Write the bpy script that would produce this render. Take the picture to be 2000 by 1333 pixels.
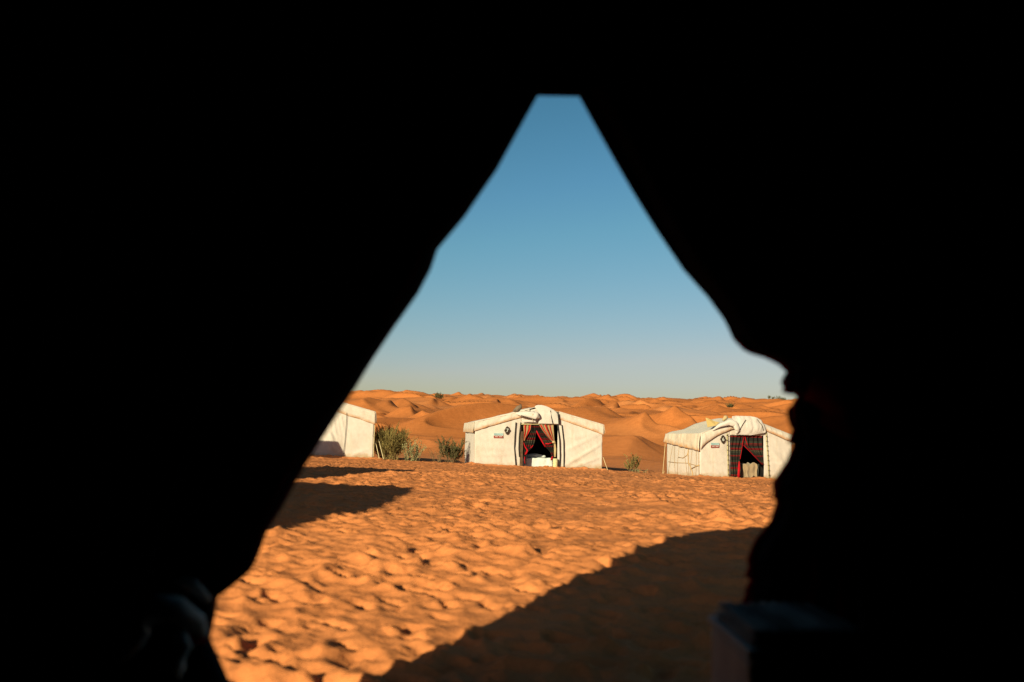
import bpy, math, random
import numpy as np
from mathutils import Matrix, Vector

for o in list(bpy.data.objects):
    bpy.data.objects.remove(o)
S = bpy.context.scene
COL = S.collection
R = math.radians

# ---------------------------------------------------------------- camera
EYE = 0.95
PITCH, ROLL = R(5.83), R(1.1)
cd = bpy.data.cameras.new('camera')
cam = bpy.data.objects.new('camera', cd); COL.objects.link(cam)
cd.lens = 35; cd.sensor_width = 36; cd.clip_start = 0.05; cd.clip_end = 6000
cd.dof.use_dof = True; cd.dof.focus_distance = 36.0; cd.dof.aperture_fstop = 2.0
_f = Vector((0, math.cos(PITCH), math.sin(PITCH)))
_u0 = Vector((0, -math.sin(PITCH), math.cos(PITCH))); _r0 = Vector((1, 0, 0))
_r = _r0 * math.cos(ROLL) + _u0 * math.sin(ROLL)
_u = _u0 * math.cos(ROLL) - _r0 * math.sin(ROLL)
cam.matrix_world = Matrix(((_r.x, _u.x, -_f.x, 0), (_r.y, _u.y, -_f.y, 0), (_r.z, _u.z, -_f.z, EYE), (0, 0, 0, 1)))
S.camera = cam

# ---------------------------------------------------------------- sky, sun, exposure
SUN_AZ, SUN_EL = R(27.0), R(16.0)          # light travels 27 degrees to the right of straight ahead
w = bpy.data.worlds.new('World'); S.world = w; w.use_nodes = True
nt = w.node_tree
sky = nt.nodes.new('ShaderNodeTexSky'); sky.sky_type = 'NISHITA'; sky.sun_disc = False
sky.sun_elevation = SUN_EL; sky.sun_rotation = R(180) + SUN_AZ
sky.air_density = 1.05; sky.dust_density = 0.85; sky.ozone_density = 4.9
bg = nt.nodes['Background']; bg.inputs['Strength'].default_value = 0.057
# film-like contrast of the sky's own colour, the same over the whole dome: out = min(max(a * c ** p, f * c), m * c + k)
UNIT = 0.0925
sep = nt.nodes.new('ShaderNodeSeparateColor'); com = nt.nodes.new('ShaderNodeCombineColor'); nt.links.new(sky.outputs[0], sep.inputs[0])
def wmath(op, a, b):
    n = nt.nodes.new('ShaderNodeMath'); n.operation = op
    for q, v in enumerate((a, b)):
        if isinstance(v, float): n.inputs[q].default_value = v
        else: nt.links.new(v, n.inputs[q])
    return n.outputs[0]
for q, (ga, gp, gf, gm, gk) in enumerate(((4.6, 1.85, 0.60, 1.3, 0.08), (1.81, 1.4, 0.5, 1.08, 0.02), (1.5, 1.67, 0.6, 0.94, 0.0))):
    c = wmath('MULTIPLY', sep.outputs[q], UNIT)
    o_ = wmath('MINIMUM', wmath('MAXIMUM', wmath('MULTIPLY', wmath('POWER', c, gp), ga), wmath('MULTIPLY', c, gf)), wmath('ADD', wmath('MULTIPLY', c, gm), gk))
    nt.links.new(wmath('DIVIDE', o_, UNIT), com.inputs[q])
nt.links.new(com.outputs[0], bg.inputs['Color'])
sl = bpy.data.lights.new('sun', 'SUN'); sl.energy = 5.0; sl.angle = R(0.5); sl.color = (1.0, 0.97, 0.63)
sun = bpy.data.objects.new('sun', sl); COL.objects.link(sun)
sd = Vector((math.sin(SUN_AZ) * math.cos(SUN_EL), math.cos(SUN_AZ) * math.cos(SUN_EL), -math.sin(SUN_EL)))
sun.rotation_euler = sd.to_track_quat('-Z', 'Y').to_euler()
sun.location = (-10, -25, 8)
S.view_settings.view_transform = 'Standard'; S.view_settings.look = 'None'
S.view_settings.gamma = 1.0; S.view_settings.exposure = 0.70
S.render.engine = 'CYCLES'
S.cycles.use_denoising = True

# ---------------------------------------------------------------- numpy noise and the height of the ground
#H_BEGIN
def hash2(ix, iy, seed):
    n = (ix.astype(np.int64) * 374761393 + iy.astype(np.int64) * 668265263 + seed * 974634777) & 0xFFFFFFFF
    n = ((n ^ (n >> 13)) * 1274126177) & 0xFFFFFFFF
    n = ((n ^ (n >> 16)) * 2246822519) & 0xFFFFFFFF
    return (n ^ (n >> 15)) & 0xFFFFFFFF
def noise(x, y, seed=0):
    x = np.asarray(x, float); y = np.asarray(y, float); x, y = np.broadcast_arrays(x, y)
    ix = np.floor(x); iy = np.floor(y); fx = x - ix; fy = y - iy
    def g(dx, dy):
        a = hash2(ix + dx, iy + dy, seed) / 4294967296.0 * 2 * np.pi
        return np.cos(a) * (fx - dx) + np.sin(a) * (fy - dy)
    ux = fx ** 3 * (fx * (fx * 6 - 15) + 10); uy = fy ** 3 * (fy * (fy * 6 - 15) + 10)
    a = g(0, 0) * (1 - ux) + g(1, 0) * ux; b = g(0, 1) * (1 - ux) + g(1, 1) * ux
    return (a * (1 - uy) + b * uy) * 1.45
def sstep(a, b, x):
    t = np.clip((x - a) / (b - a), 0, 1); return t * t * (3 - 2 * t)
def saw(p, k=0.74):
    t = p - np.floor(p)
    up = (t / k) ** 1.35; dn = np.clip((1 - t) / (1 - k), 0, 9) ** 1.35
    kk = 0.16                                     # soft crest
    return np.minimum(up, dn) - np.maximum(kk - np.abs(up - dn), 0) ** 2 / (4 * kk)
def base_h(x, y):
    h = -0.028 * np.clip(x, -10, 11) * sstep(8, 34, y) * (1 - sstep(60, 120, y))
    h = h + 0.32 * sstep(2.5, 7.5, y) * (1 - 0.95 * sstep(14, 37, y))      # low swell in front of the doorway
    h = h + 0.07 * noise(x / 5.0, y / 6.0, 3) * sstep(3, 9, y)
    h = h + 0.10 * np.exp(-((x + 7.5) / 2.6) ** 2 - ((y - 35.6) / 1.5) ** 2)
    for (cx, cy, an, hw, zz) in ((1.13, 38.6, 10, 2.6, 1), (9.15, 38.65, 17, 2.1, 2), (-8.03, 38.1, 8, 3.0, 3)):     # sand banked against the tents
        ca, sa = np.cos(np.radians(an)), np.sin(np.radians(an)); lx = (x - cx) * ca + (y - cy) * sa; ly = -(x - cx) * sa + (y - cy) * ca
        h = h + (0.07 + 0.07 * noise(lx * 1.3, 0 * lx, 60 + zz)) * np.exp(-((ly + 0.12) / 0.22) ** 2) * sstep(hw + 0.4, hw, np.abs(lx))
    h = h - 0.05 * sstep(39, 44, y) * (1 - sstep(60, 80, y))
    # the rising field of dunes behind the camp
    d = sstep(46, 85, y) * (1 - sstep(500, 800, y))
    # stretched along the crest direction so that crests break up into lens-shaped mounds
    wx = x + 9 * noise(x / 30, y / 42, 11) + 2.5 * noise(x / 9, y / 15, 12)
    wy = y + 10 * noise(x / 35, y / 40, 13)
    big = saw(wx / 62 + wy / 52 + 0.7 * noise(x / 70, y / 55, 14), 0.72) * np.clip(0.6 + 0.9 * noise(wx / 55, wy / 40, 15), 0, 2) * 1.1
    mid = saw(wx / 19 + wy / 38 + 0.8 * noise(wx / 28, wy / 20, 16), 0.74) * np.clip(0.65 + 1.1 * noise(wx / 20, wy / 12, 17), 0, 2) * 1.55
    sm = saw(wx / 8.5 + wy / 22 + 0.7 * noise(wx / 12, wy / 8, 18), 0.72) * np.clip(0.55 + 1.4 * noise(wx / 10, wy / 6.5, 19), 0, 2) * 0.74
    rise = 15.2 * np.clip((y - 60) / 270, 0, 1) ** 1.12
    h = h + d * (big + mid + sm) + rise - 40 * sstep(400, 900, y)
    return h
#H_END

rng = np.random.default_rng(7)
GX0, GX1, GY0, GY1, GS = -15.0, 17.0, 1.5, 50.0, 0.02
NXg, NYg = int((GX1 - GX0) / GS), int((GY1 - GY0) / GS)
def stamp_map():
    """trodden sand: hundreds of half blown-over footprints, heel and toe, each with a low rim"""
    T = np.zeros((NYg, NXg), np.float32); U = np.zeros((NYg, NXg), np.float32)
    def stamp(cx, cy, ang, L, W, depth):
        rad = L * 1.5
        i0, i1 = int((cx - rad - GX0) / GS), int((cx + rad - GX0) / GS) + 1
        j0, j1 = int((cy - rad - GY0) / GS), int((cy + rad - GY0) / GS) + 1
        if i0 < 0 or j0 < 0 or i1 >= NXg or j1 >= NYg: return
        xs = GX0 + GS * np.arange(i0, i1) - cx; ys = GY0 + GS * np.arange(j0, j1) - cy
        X, Y = np.meshgrid(xs, ys); c, s = math.cos(ang), math.sin(ang)
        a = (c * X + s * Y) / L; b = (-s * X + c * Y) / W
        r = np.sqrt(a * a + b * b)
        D = T[j0:j1, i0:i1]; np.minimum(D, -depth * np.exp(-(r / 0.78) ** 8) * (1 + 0.35 * a), out=D)
        U[j0:j1, i0:i1] = np.maximum(U[j0:j1, i0:i1], 0.30 * depth * np.exp(-((r - 1.0) / 0.28) ** 2))
    # random old prints
    for k in range(7000):
        cx = rng.uniform(-16, 17); cy = rng.uniform(2.5, 46)
        L = rng.uniform(0.05, 0.12)
        stamp(cx, cy, rng.uniform(-0.7, 0.7) + (math.pi / 2 if rng.random() < 0.45 else 0), L, L * rng.uniform(0.5, 0.85), rng.uniform(0.015, 0.050) * (L / 0.10))
    # walked tracks
    for k in range(110):
        x, y = rng.uniform(-10, 12), rng.uniform(2, 38); a = rng.uniform(0, 2 * math.pi)
        sgn = 1
        for q in range(rng.integers(12, 45)):
            a += rng.normal(0, 0.07); x += 0.62 * math.cos(a); y += 0.62 * math.sin(a); sgn = -sgn
            px, py = x - 0.1 * sgn * math.sin(a), y + 0.1 * sgn * math.cos(a)
            stamp(px, py, a, 0.145, 0.065, rng.uniform(0.04, 0.07))
    # the busy path across the front of the doorway
    for k in range(330):
        f = rng.uniform(0, 1); cy = 3.6 + 9.0 * f ** 1.5; cx = rng.uniform(-0.36, 0.16) * cy + rng.normal(0, 0.2)
        stamp(cx, cy, -0.45 + rng.normal(0, 0.35), rng.uniform(0.09, 0.15), rng.uniform(0.038, 0.055), rng.uniform(0.03, 0.055))
    return T + U
T = stamp_map()
_gx = GX0 + GS * np.arange(NXg); _gy = GY0 + GS * np.arange(NYg)
_X, _Y = np.meshgrid(_gx, _gy)
def worley(x, y, seed):
    """distance to the nearest scattered point: bowls with sharp ridges where they meet"""
    ix = np.floor(x).astype(np.int64); iy = np.floor(y).astype(np.int64); best = np.full(x.shape, 9.0)
    for dx in (-1, 0, 1):
        for dy in (-1, 0, 1):
            hx = hash2(ix + dx, iy + dy, seed) / 4294967296.0; hy = hash2(ix + dx, iy + dy, seed + 77) / 4294967296.0
            best = np.minimum(best, (ix + dx + hx - x) ** 2 + (iy + dy + hy - y) ** 2)
    return np.sqrt(best)
_c, _s = math.cos(-0.35), math.sin(-0.35)                       # ridges lie across the light
_ru = _c * _X + _s * _Y; _rv = -_s * _X + _c * _Y
_wx = _ru + 0.05 * noise(_X / 0.22, _Y / 0.22, 35); _wy = _rv + 0.035 * noise(_X / 0.2, _Y / 0.2, 36)
_amp = np.clip(0.8 + 1.0 * noise(_X / 1.4, _Y / 1.4, 37), 0.15, 1.7)
T = 0.75 * T + 0.070 * _amp * np.minimum(worley(_wx / 0.19, _wy / 0.10, 41), 0.85) ** 2 \
    + 0.030 * np.clip(0.3 + noise(_X / 1.1, _Y / 1.1, 39), 0, 1) * np.minimum(worley(_wx / 0.34, _wy / 0.19, 45), 0.85) ** 2 \
    + 0.021 * np.clip(0.8 + noise(_X / 0.6, _Y / 0.6, 38), 0.1, 2) * np.minimum(worley(_wx / 0.085, _wy / 0.055, 43), 0.9) ** 1.6 \
    + 0.012 * noise(_X / 0.9, _Y / 0.7, 34) - 0.012
T = np.where(T < -0.07, -0.07 + (T + 0.07) * 0.5, T)
def ground_h(x, y):
    x = np.asarray(x, float); y = np.asarray(y, float)
    h = base_h(x, y)
    fx = np.clip((x - GX0) / GS, 0, NXg - 1.001); fy = np.clip((y - GY0) / GS, 0, NYg - 1.001)
    ix = fx.astype(int); iy = fy.astype(int); ax = fx - ix; ay = fy - iy
    t = T[iy, ix] * (1 - ax) * (1 - ay) + T[iy, ix + 1] * ax * (1 - ay) + T[iy + 1, ix] * (1 - ax) * ay + T[iy + 1, ix + 1] * ax * ay
    fade = (1 - sstep(45, 49, y)) * sstep(-14.5, -12.5, x) * (1 - sstep(14.5, 16.5, x)) * sstep(2.0, 3.0, y)
    return h + t * fade
def GZ(x, y): return float(ground_h(np.array([x]), np.array([y]))[0])
def BZ(x, y): return float(base_h(np.array([x]), np.array([y]))[0])

# ---------------------------------------------------------------- materials
def new_mat(name, rough=0.9, spec=0.1):
    m = bpy.data.materials.new(name); m.use_nodes = True
    b = m.node_tree.nodes['Principled BSDF']
    b.inputs['Roughness'].default_value = rough
    b.inputs['Specular IOR Level'].default_value = spec
    return m, m.node_tree, b
def N(t, typ, **kw):
    n = t.nodes.new(typ)
    for k, v in kw.items(): setattr(n, k, v)
    return n
def noise_node(t, scale, detail=4, rough=0.55, coord='Object', stretch=None):
    tc = N(t, 'ShaderNodeTexCoord'); n = N(t, 'ShaderNodeTexNoise')
    n.inputs['Scale'].default_value = scale; n.inputs['Detail'].default_value = detail; n.inputs['Roughness'].default_value = rough
    if stretch:
        mp = N(t, 'ShaderNodeMapping'); mp.inputs['Scale'].default_value = stretch
        t.links.new(tc.outputs[coord], mp.inputs[0]); t.links.new(mp.outputs[0], n.inputs['Vector'])
    else:
        t.links.new(tc.outputs[coord], n.inputs['Vector'])
    return n
def ramp(t, fac, stops):
    r = N(t, 'ShaderNodeValToRGB'); e = r.color_ramp.elements
    while len(e) > 1: e.remove(e[-1])
    e[0].position, e[0].color = stops[0][0], (*stops[0][1], 1)
    for p, c in stops[1:]:
        q = e.new(p); q.color = (*c, 1)
    t.links.new(fac, r.inputs[0]); return r
def mixc(t, fac, a, b, mode='MIX'):
    m = N(t, 'ShaderNodeMix', data_type='RGBA', blend_type=mode)
    for sock, v in ((0, fac), (6, a), (7, b)):
        if hasattr(v, 'links') or hasattr(v, 'is_linked'): t.links.new(v, m.inputs[sock])
        elif sock == 0: m.inputs[0].default_value = v
        else: m.inputs[sock].default_value = (*v, 1)
    return m.outputs[2]
def bump(t, b, height, strength, dist):
    n = N(t, 'ShaderNodeBump'); n.inputs['Strength'].default_value = strength; n.inputs['Distance'].default_value = dist
    t.links.new(height, n.inputs['Height']); t.links.new(n.outputs[0], b.inputs['Normal'])

def mat_sand():
    m, t, b = new_mat('sand', 0.95, 0.05)
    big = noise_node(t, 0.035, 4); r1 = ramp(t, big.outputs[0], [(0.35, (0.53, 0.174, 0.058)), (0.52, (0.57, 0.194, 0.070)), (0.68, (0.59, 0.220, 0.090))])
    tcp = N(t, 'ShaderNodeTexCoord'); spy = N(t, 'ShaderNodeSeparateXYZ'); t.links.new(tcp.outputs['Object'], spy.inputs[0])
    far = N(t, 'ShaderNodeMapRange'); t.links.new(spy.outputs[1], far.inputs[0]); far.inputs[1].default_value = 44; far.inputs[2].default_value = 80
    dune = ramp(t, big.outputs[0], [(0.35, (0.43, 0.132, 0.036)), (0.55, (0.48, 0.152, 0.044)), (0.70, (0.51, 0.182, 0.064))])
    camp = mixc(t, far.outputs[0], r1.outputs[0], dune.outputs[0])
    med = noise_node(t, 2.2, 5); r2 = ramp(t, med.outputs[0], [(0.3, (0.86, 0.83, 0.80)), (0.7, (1.06, 1.05, 1.04))])
    c = mixc(t, 1.0, camp, r2.outputs[0], 'MULTIPLY')
    fine = noise_node(t, 60, 3); r3 = ramp(t, fine.outputs[0], [(0.3, (0.9, 0.9, 0.9)), (0.7, (1.06, 1.06, 1.06))])
    c = mixc(t, 1.0, c, r3.outputs[0], 'MULTIPLY')
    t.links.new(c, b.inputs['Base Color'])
    bm = noise_node(t, 14, 6, 0.6); bump(t, b, bm.outputs[0], 0.5, 0.035)
    return m
def mat_canvas(name, col, stain=(0.30, 0.19, 0.095), amount=0.35, stain_edge=False, edge_h=0.12, weave=0.25):
    """weathered tent cloth: cream with dust blotches, rust-brown run marks; UV v = metres from the lower hem"""
    m, t, b = new_mat(name, 0.92, 0.08)
    b.inputs['Sheen Weight'].default_value = 0.15
    n1 = noise_node(t, 1.1, 6, 0.6); f1 = ramp(t, n1.outputs[0], [(0.50, (0, 0, 0)), (0.80, (1, 1, 1))])
    n2 = noise_node(t, 2.0, 5, 0.6, stretch=(3.2, 3.2, 0.35)); f2 = ramp(t, n2.outputs[0], [(0.56, (0, 0, 0)), (0.78, (1, 1, 1))])
    mx = N(t, 'ShaderNodeMath', operation='MAXIMUM'); t.links.new(f1.outputs[0], mx.inputs[0]); t.links.new(f2.outputs[0], mx.inputs[1])
    am = N(t, 'ShaderNodeMath', operation='MULTIPLY'); t.links.new(mx.outputs[0], am.inputs[0]); am.inputs[1].default_value = amount
    fac = am.outputs[0]
    if stain_edge:
        tc = N(t, 'ShaderNodeTexCoord'); sp = N(t, 'ShaderNodeSeparateXYZ'); t.links.new(tc.outputs['UV'], sp.inputs[0])
        n3 = noise_node(t, 5, 4, 0.6)
        ad = N(t, 'ShaderNodeMath', operation='MULTIPLY_ADD'); t.links.new(n3.outputs[0], ad.inputs[0]); ad.inputs[1].default_value = -edge_h * 2.2; t.links.new(sp.outputs[1], ad.inputs[2])
        mr = N(t, 'ShaderNodeMapRange'); t.links.new(ad.outputs[0], mr.inputs[0])
        mr.inputs[1].default_value = -edge_h * 1.2; mr.inputs[2].default_value = 0.02; mr.inputs[3].default_value = 0.95; mr.inputs[4].default_value = 0.0
        m2 = N(t, 'ShaderNodeMath', operation='MAXIMUM'); t.links.new(fac, m2.inputs[0]); t.links.new(mr.outputs[0], m2.inputs[1]); fac = m2.outputs[0]
    c = mixc(t, fac, col, stain)
    n4 = noise_node(t, 9, 4); r4 = ramp(t, n4.outputs[0], [(0.3, (0.92, 0.92, 0.91)), (0.7, (1.03, 1.03, 1.03))])
    c = mixc(t, 1.0, c, r4.outputs[0], 'MULTIPLY')
    t.links.new(c, b.inputs['Base Color'])
    bn = noise_node(t, 5, 6, 0.62); bump(t, b, bn.outputs[0], weave, 0.03)
    return m
def mat_plain(name, col, rough=0.85, var=0.25, scale=14, bumpy=0.2, spec=0.15, metal=0.0):
    m, t, b = new_mat(name, rough, spec); b.inputs['Metallic'].default_value = metal
    n = noise_node(t, scale, 5)
    lo = tuple(c * (1 - var) for c in col); hi = tuple(min(1, c * (1 + var)) for c in col)
    r = ramp(t, n.outputs[0], [(0.3, lo), (0.7, hi)]); t.links.new(r.outputs[0], b.inputs['Base Color'])
    if bumpy: bump(t, b, n.outputs[0], bumpy, 0.01)
    return m
def mat_stripes(name, axis, stops, period, rough=0.95):
    """woven stripes along UV axis; stops = constant-interpolated colours over one period"""
    m, t, b = new_mat(name, rough, 0.03)
    tc = N(t, 'ShaderNodeTexCoord'); sp = N(t, 'ShaderNodeSeparateXYZ'); t.links.new(tc.outputs['UV'], sp.inputs[0])
    wob = noise_node(t, 7, 2)
    ad = N(t, 'ShaderNodeMath', operation='MULTIPLY_ADD'); t.links.new(wob.outputs[0], ad.inputs[0]); ad.inputs[1].default_value = 0.02; t.links.new(sp.outputs[axis], ad.inputs[2])
    dv = N(t, 'ShaderNodeMath', operation='DIVIDE'); t.links.new(ad.outputs[0], dv.inputs[0]); dv.inputs[1].default_value = period
    fr = N(t, 'ShaderNodeMath', operation='FRACT'); t.links.new(dv.outputs[0], fr.inputs[0])
    r = ramp(t, fr.outputs[0], stops); r.color_ramp.interpolation = 'CONSTANT'
    n = noise_node(t, 45, 3); r2 = ramp(t, n.outputs[0], [(0.3, (0.75, 0.75, 0.75)), (0.7, (1.15, 1.15, 1.15))])
    c = mixc(t, 1.0, r.outputs[0], r2.outputs[0], 'MULTIPLY')
    t.links.new(c, b.inputs['Base Color']); bump(t, b, n.outputs[0], 0.3, 0.006)
    return m

M = {}
M['sand'] = mat_sand()
CREAM = (0.47, 0.385, 0.35)
M['wall'] = mat_canvas('wall_canvas', CREAM, amount=0.36, stain_edge=True, edge_h=0.16)
M['roof'] = mat_canvas('roof_canvas', (0.46, 0.375, 0.32), amount=0.30)
M['hem'] = mat_canvas('hem_canvas', (0.47, 0.38, 0.33), (0.40, 0.19, 0.08), 0.35, True, 0.09)
M['side_hem'] = mat_canvas('side_hem_canvas', (0.48, 0.375, 0.30), (0.40, 0.185, 0.065), 0.5, True, 0.16)
M['flap'] = mat_canvas('flap_canvas', (0.49, 0.41, 0.385), amount=0.18)
M['tan'] = mat_canvas('tan_canvas', (0.36, 0.25, 0.13), (0.36, 0.20, 0.08), 0.5)
M['stripe'] = mat_plain('black_webbing', (0.022, 0.020, 0.018), 0.9, 0.3, 30)
M['lining'] = mat_plain('darkening_cloth', (0.016, 0.013, 0.012), 0.95, 0.4, 6, spec=0.0)  # near-black cloth for the sheets added to darken the tent interiors
M['black_wool'] = mat_plain('black_wool', (0.012, 0.010, 0.011), 1.0, 0.4, 20, spec=0.0)
M['rope'] = mat_plain('rope', (0.50, 0.38, 0.22), 0.9, 0.25, 40)
M['rust_rope'] = mat_plain('weathered_cord', (0.40, 0.24, 0.11), 0.9, 0.3, 40)
M['wood'] = mat_plain('wood', (0.30, 0.20, 0.09), 0.75, 0.3, 12)
M['pole_yellow'] = mat_plain('bamboo', (0.33, 0.26, 0.14), 0.6, 0.2, 12)
M['dark_wood'] = mat_plain('dark_wood', (0.075, 0.040, 0.024), 0.8, 0.35, 10)
M['plaque'] = mat_plain('plaque_brown', (0.030, 0.016, 0.010), 0.6, 0.3, 20)
M['white'] = mat_plain('white_paint', (0.50, 0.49, 0.46), 0.7, 0.08, 20)
M['sign_red'] = mat_plain('sign_red', (0.22, 0.025, 0.016), 0.6, 0.25, 20)
M['sign_blue'] = mat_plain('sign_pale_blue', (0.22, 0.30, 0.31), 0.6, 0.3, 9)
M['sheet'] = mat_canvas('bed_linen', (0.50, 0.49, 0.48), amount=0.06)
M['beige_cloth'] = mat_canvas('beige_cloth', (0.25, 0.165, 0.105), amount=0.15)
M['red'] = mat_plain('red_trim', (0.32, 0.008, 0.012), 0.95, 0.25, 30, spec=0.02)
M['dark_red'] = mat_plain('dark_red_trim', (0.16, 0.006, 0.010), 0.95, 0.3, 30, spec=0.0)
M['metal_dark'] = mat_plain('dark_metal', (0.03, 0.028, 0.026), 0.5, 0.2, 20)
K, RD, GN, TN, WH = (0.014, 0.012, 0.011), (0.095, 0.007, 0.007), (0.024, 0.023, 0.017), (0.27, 0.17, 0.085), (0.34, 0.31, 0.27)
M['plaid'] = mat_stripes('plaid_band', 1, [(0, K), (0.10, RD), (0.17, GN), (0.20, K), (0.27, GN), (0.36, K), (0.40, TN), (0.41, K), (0.46, RD), (0.55, GN), (0.60, K), (0.70, RD), (0.73, K), (0.76, RD), (0.80, GN), (0.90, K)], 0.74)
M['tanred'] = mat_stripes('tan_red_stripe', 0, [(0, TN), (0.30, (0.34, 0.014, 0.012)), (0.58, TN), (0.66, WH), (0.74, TN)], 0.185)
M['nomad'] = mat_stripes('black_red_wool', 0, [(0, (0.012, 0.010, 0.012)), (0.35, (0.14, 0.006, 0.014)), (0.45, (0.012, 0.010, 0.012)), (0.70, (0.16, 0.16, 0.19)), (0.74, (0.012, 0.010, 0.012)), (0.88, (0.16, 0.008, 0.016))], 0.30)
M['cabinet'] = mat_plain('grey_painted_wood', (0.34, 0.33, 0.32), 0.7, 0.15, 10)
M['towel'] = mat_stripes('ribbed_towel', 0, [(0, (0.26, 0.24, 0.22)), (0.5, (0.10, 0.092, 0.086))], 0.024)
M['rug'] = mat_stripes('dark_rug', 0, [(0, K), (0.4, (0.06, 0.01, 0.01)), (0.6, K)], 0.5)

# ---------------------------------------------------------------- builders
def tag(o, label=None, cat=None, group=None, kind=None):
    if label: o['label'] = label
    if cat: o['category'] = cat
    if group: o['group'] = group
    if kind: o['kind'] = kind
    return o
def empty(name, loc, rz=0.0):
    o = bpy.data.objects.new(name, None); COL.objects.link(o); o.location = loc; o.rotation_euler = (0, 0, rz)
    o.empty_display_size = 0.2
    return o
def mesh_obj(name, verts, faces, mat, parent=None, smooth=False, uvs=None, thick=0.0, offset=0.0):
    me = bpy.data.meshes.new(name); me.from_pydata([tuple(v) for v in verts], [], faces)
    if uvs is not None:
        l = me.uv_layers.new(name='UVMap')
        li = np.empty(len(me.loops), np.int32); me.loops.foreach_get('vertex_index', li)
        l.data.foreach_set('uv', np.asarray(uvs, np.float32)[li].ravel())
    me.materials.append(M[mat] if isinstance(mat, str) else mat)
    if smooth: me.polygons.foreach_set('use_smooth', np.ones(len(me.polygons), bool))
    me.update()
    o = bpy.data.objects.new(name, me); COL.objects.link(o)
    if parent: o.parent = parent
    if thick:
        md = o.modifiers.new('thickness', 'SOLIDIFY'); md.thickness = thick; md.offset = offset
    return o
def grid(name, P, mat, parent=None, thick=0.008, uv=None, smooth=True, close_u=False):
    """P: (nu, nv, 3) array of points"""
    nu, nv = P.shape[:2]; V = P.reshape(-1, 3); F = []
    for i in range(nu - 1 + (1 if close_u else 0)):
        j2 = (i + 1) % nu
        for j in range(nv - 1):
            F.append((i * nv + j, j2 * nv + j, j2 * nv + j + 1, i * nv + j + 1))
    if uv is None:
        du = np.zeros((nu, nv)); dv = np.zeros((nu, nv))
        du[1:] = np.cumsum(np.linalg.norm(np.diff(P, axis=0), axis=2), axis=0); dv[:, 1:] = np.cumsum(np.linalg.norm(np.diff(P, axis=1), axis=2), axis=1)
        uv = np.stack([du, dv], -1)
    return mesh_obj(name, V, F, mat, parent, smooth, uv.reshape(-1, 2), thick)
def tube_data(path, rad, n=8, cap=True, wob=0.0, seed=0):
    path = np.array(path, float); m = len(path); rad = np.broadcast_to(np.asarray(rad, float), (m,)); V, F = [], []
    t = np.gradient(path, axis=0); t /= np.linalg.norm(t, axis=1)[:, None] + 1e-9
    ref = np.array([0, 0, 1.0]) if abs(t[0][2]) < 0.8 else np.array([0, 1.0, 0])
    rr = np.random.default_rng(seed)
    for k in range(m):
        a = np.cross(t[k], ref); a /= np.linalg.norm(a) + 1e-9; b = np.cross(a, t[k])
        for q in range(n):
            an = 2 * math.pi * q / n; r = rad[k] * (1 + wob * rr.uniform(-1, 1))
            V.append(path[k] + (a * math.cos(an) + b * math.sin(an)) * r)
    for k in range(m - 1):
        for q in range(n):
            F.append((k * n + q, k * n + (q + 1) % n, (k + 1) * n + (q + 1) % n, (k + 1) * n + q))
    if cap:
        F.append(tuple(range(n - 1, -1, -1))); F.append(tuple(range((m - 1) * n, m * n)))
    return V, F
def tube(name, path, rad, mat, parent=None, n=8, wob=0.0, seed=0, uv=True):
    V, F = tube_data(path, rad, n, True, wob, seed)
    return mesh_obj(name, V, F, mat, parent, True, [(0.5, 0.5)] * len(V))
def box_data(x0, x1, y0, y1, z0, z1, c=0.0):
    """box with chamfered vertical and top edges"""
    if c <= 0:
        V = [(x, y, z) for z in (z0, z1) for (x, y) in ((x0, y0), (x1, y0), (x1, y1), (x0, y1))]
        F = [(3, 2, 1, 0), (4, 5, 6, 7)] + [(i, (i + 1) % 4, 4 + (i + 1) % 4, 4 + i) for i in range(4)]
        return V, F
    def ring(d, z):
        return [(x0 + c + d, y0 + d, z), (x1 - c - d, y0 + d, z), (x1 - d, y0 + c + d, z), (x1 - d, y1 - c - d, z),
                (x1 - c - d, y1 - d, z), (x0 + c + d, y1 - d, z), (x0 + d, y1 - c - d, z), (x0 + d, y0 + c + d, z)]
    V = ring(c, z0) + ring(0, z0 + c) + ring(0, z1 - c) + ring(c, z1)
    F = [tuple(range(7, -1, -1)), tuple(range(24, 32))]
    for k in range(3):
        for i in range(8): F.append((k * 8 + i, k * 8 + (i + 1) % 8, (k + 1) * 8 + (i + 1) % 8, (k + 1) * 8 + i))
    return V, F
def box(name, x0, x1, y0, y1, z0, z1, mat, parent=None, c=0.0):
    V, F = box_data(x0, x1, y0, y1, z0, z1, c)
    return mesh_obj(name, V, F, mat, parent, False, [(v[0] + v[1], v[2]) for v in V])
def lerp_tab(tab, z):
    """tab: list of (z, value); interpolated"""
    t = sorted(tab); return np.interp(z, [a for a, b in t], [b for a, b in t])
def curtain(name, ztop, zbot, left, right, mat, parent, y0=0.0, folds=6, amp=0.02, nu=40, nv=40, thick=0.008, seed=1, phase=0.0, rake=0.0):
    """hanging cloth between two outlines x(z); folds squeeze together where it is gathered"""
    z = np.linspace(ztop, zbot, nv); xl = lerp_tab(left, z); xr = lerp_tab(right, z)
    u = np.linspace(0, 1, nu)[:, None]; X = xl[None] * (1 - u) + xr[None] * u
    wfull = (xr - xl).max(); sq = 1 - (xr - xl) / wfull
    Y = y0 + amp * (0.7 + 1.1 * sq)[None] * np.sin(2 * np.pi * folds * u + phase + 0.6 * noise(u * 3, z[None] * 1.5, seed)) \
        + amp * 1.2 * noise(u * 4 + 3, z[None] * 2.2, seed + 5) + rake * (ztop - z)[None]
    Z = np.broadcast_to(z[None], X.shape)
    uv = np.stack([np.broadcast_to(u * wfull, X.shape), Z], -1)
    return grid(name, np.stack([X, Y, Z], -1), mat, parent, thick, uv)

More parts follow.
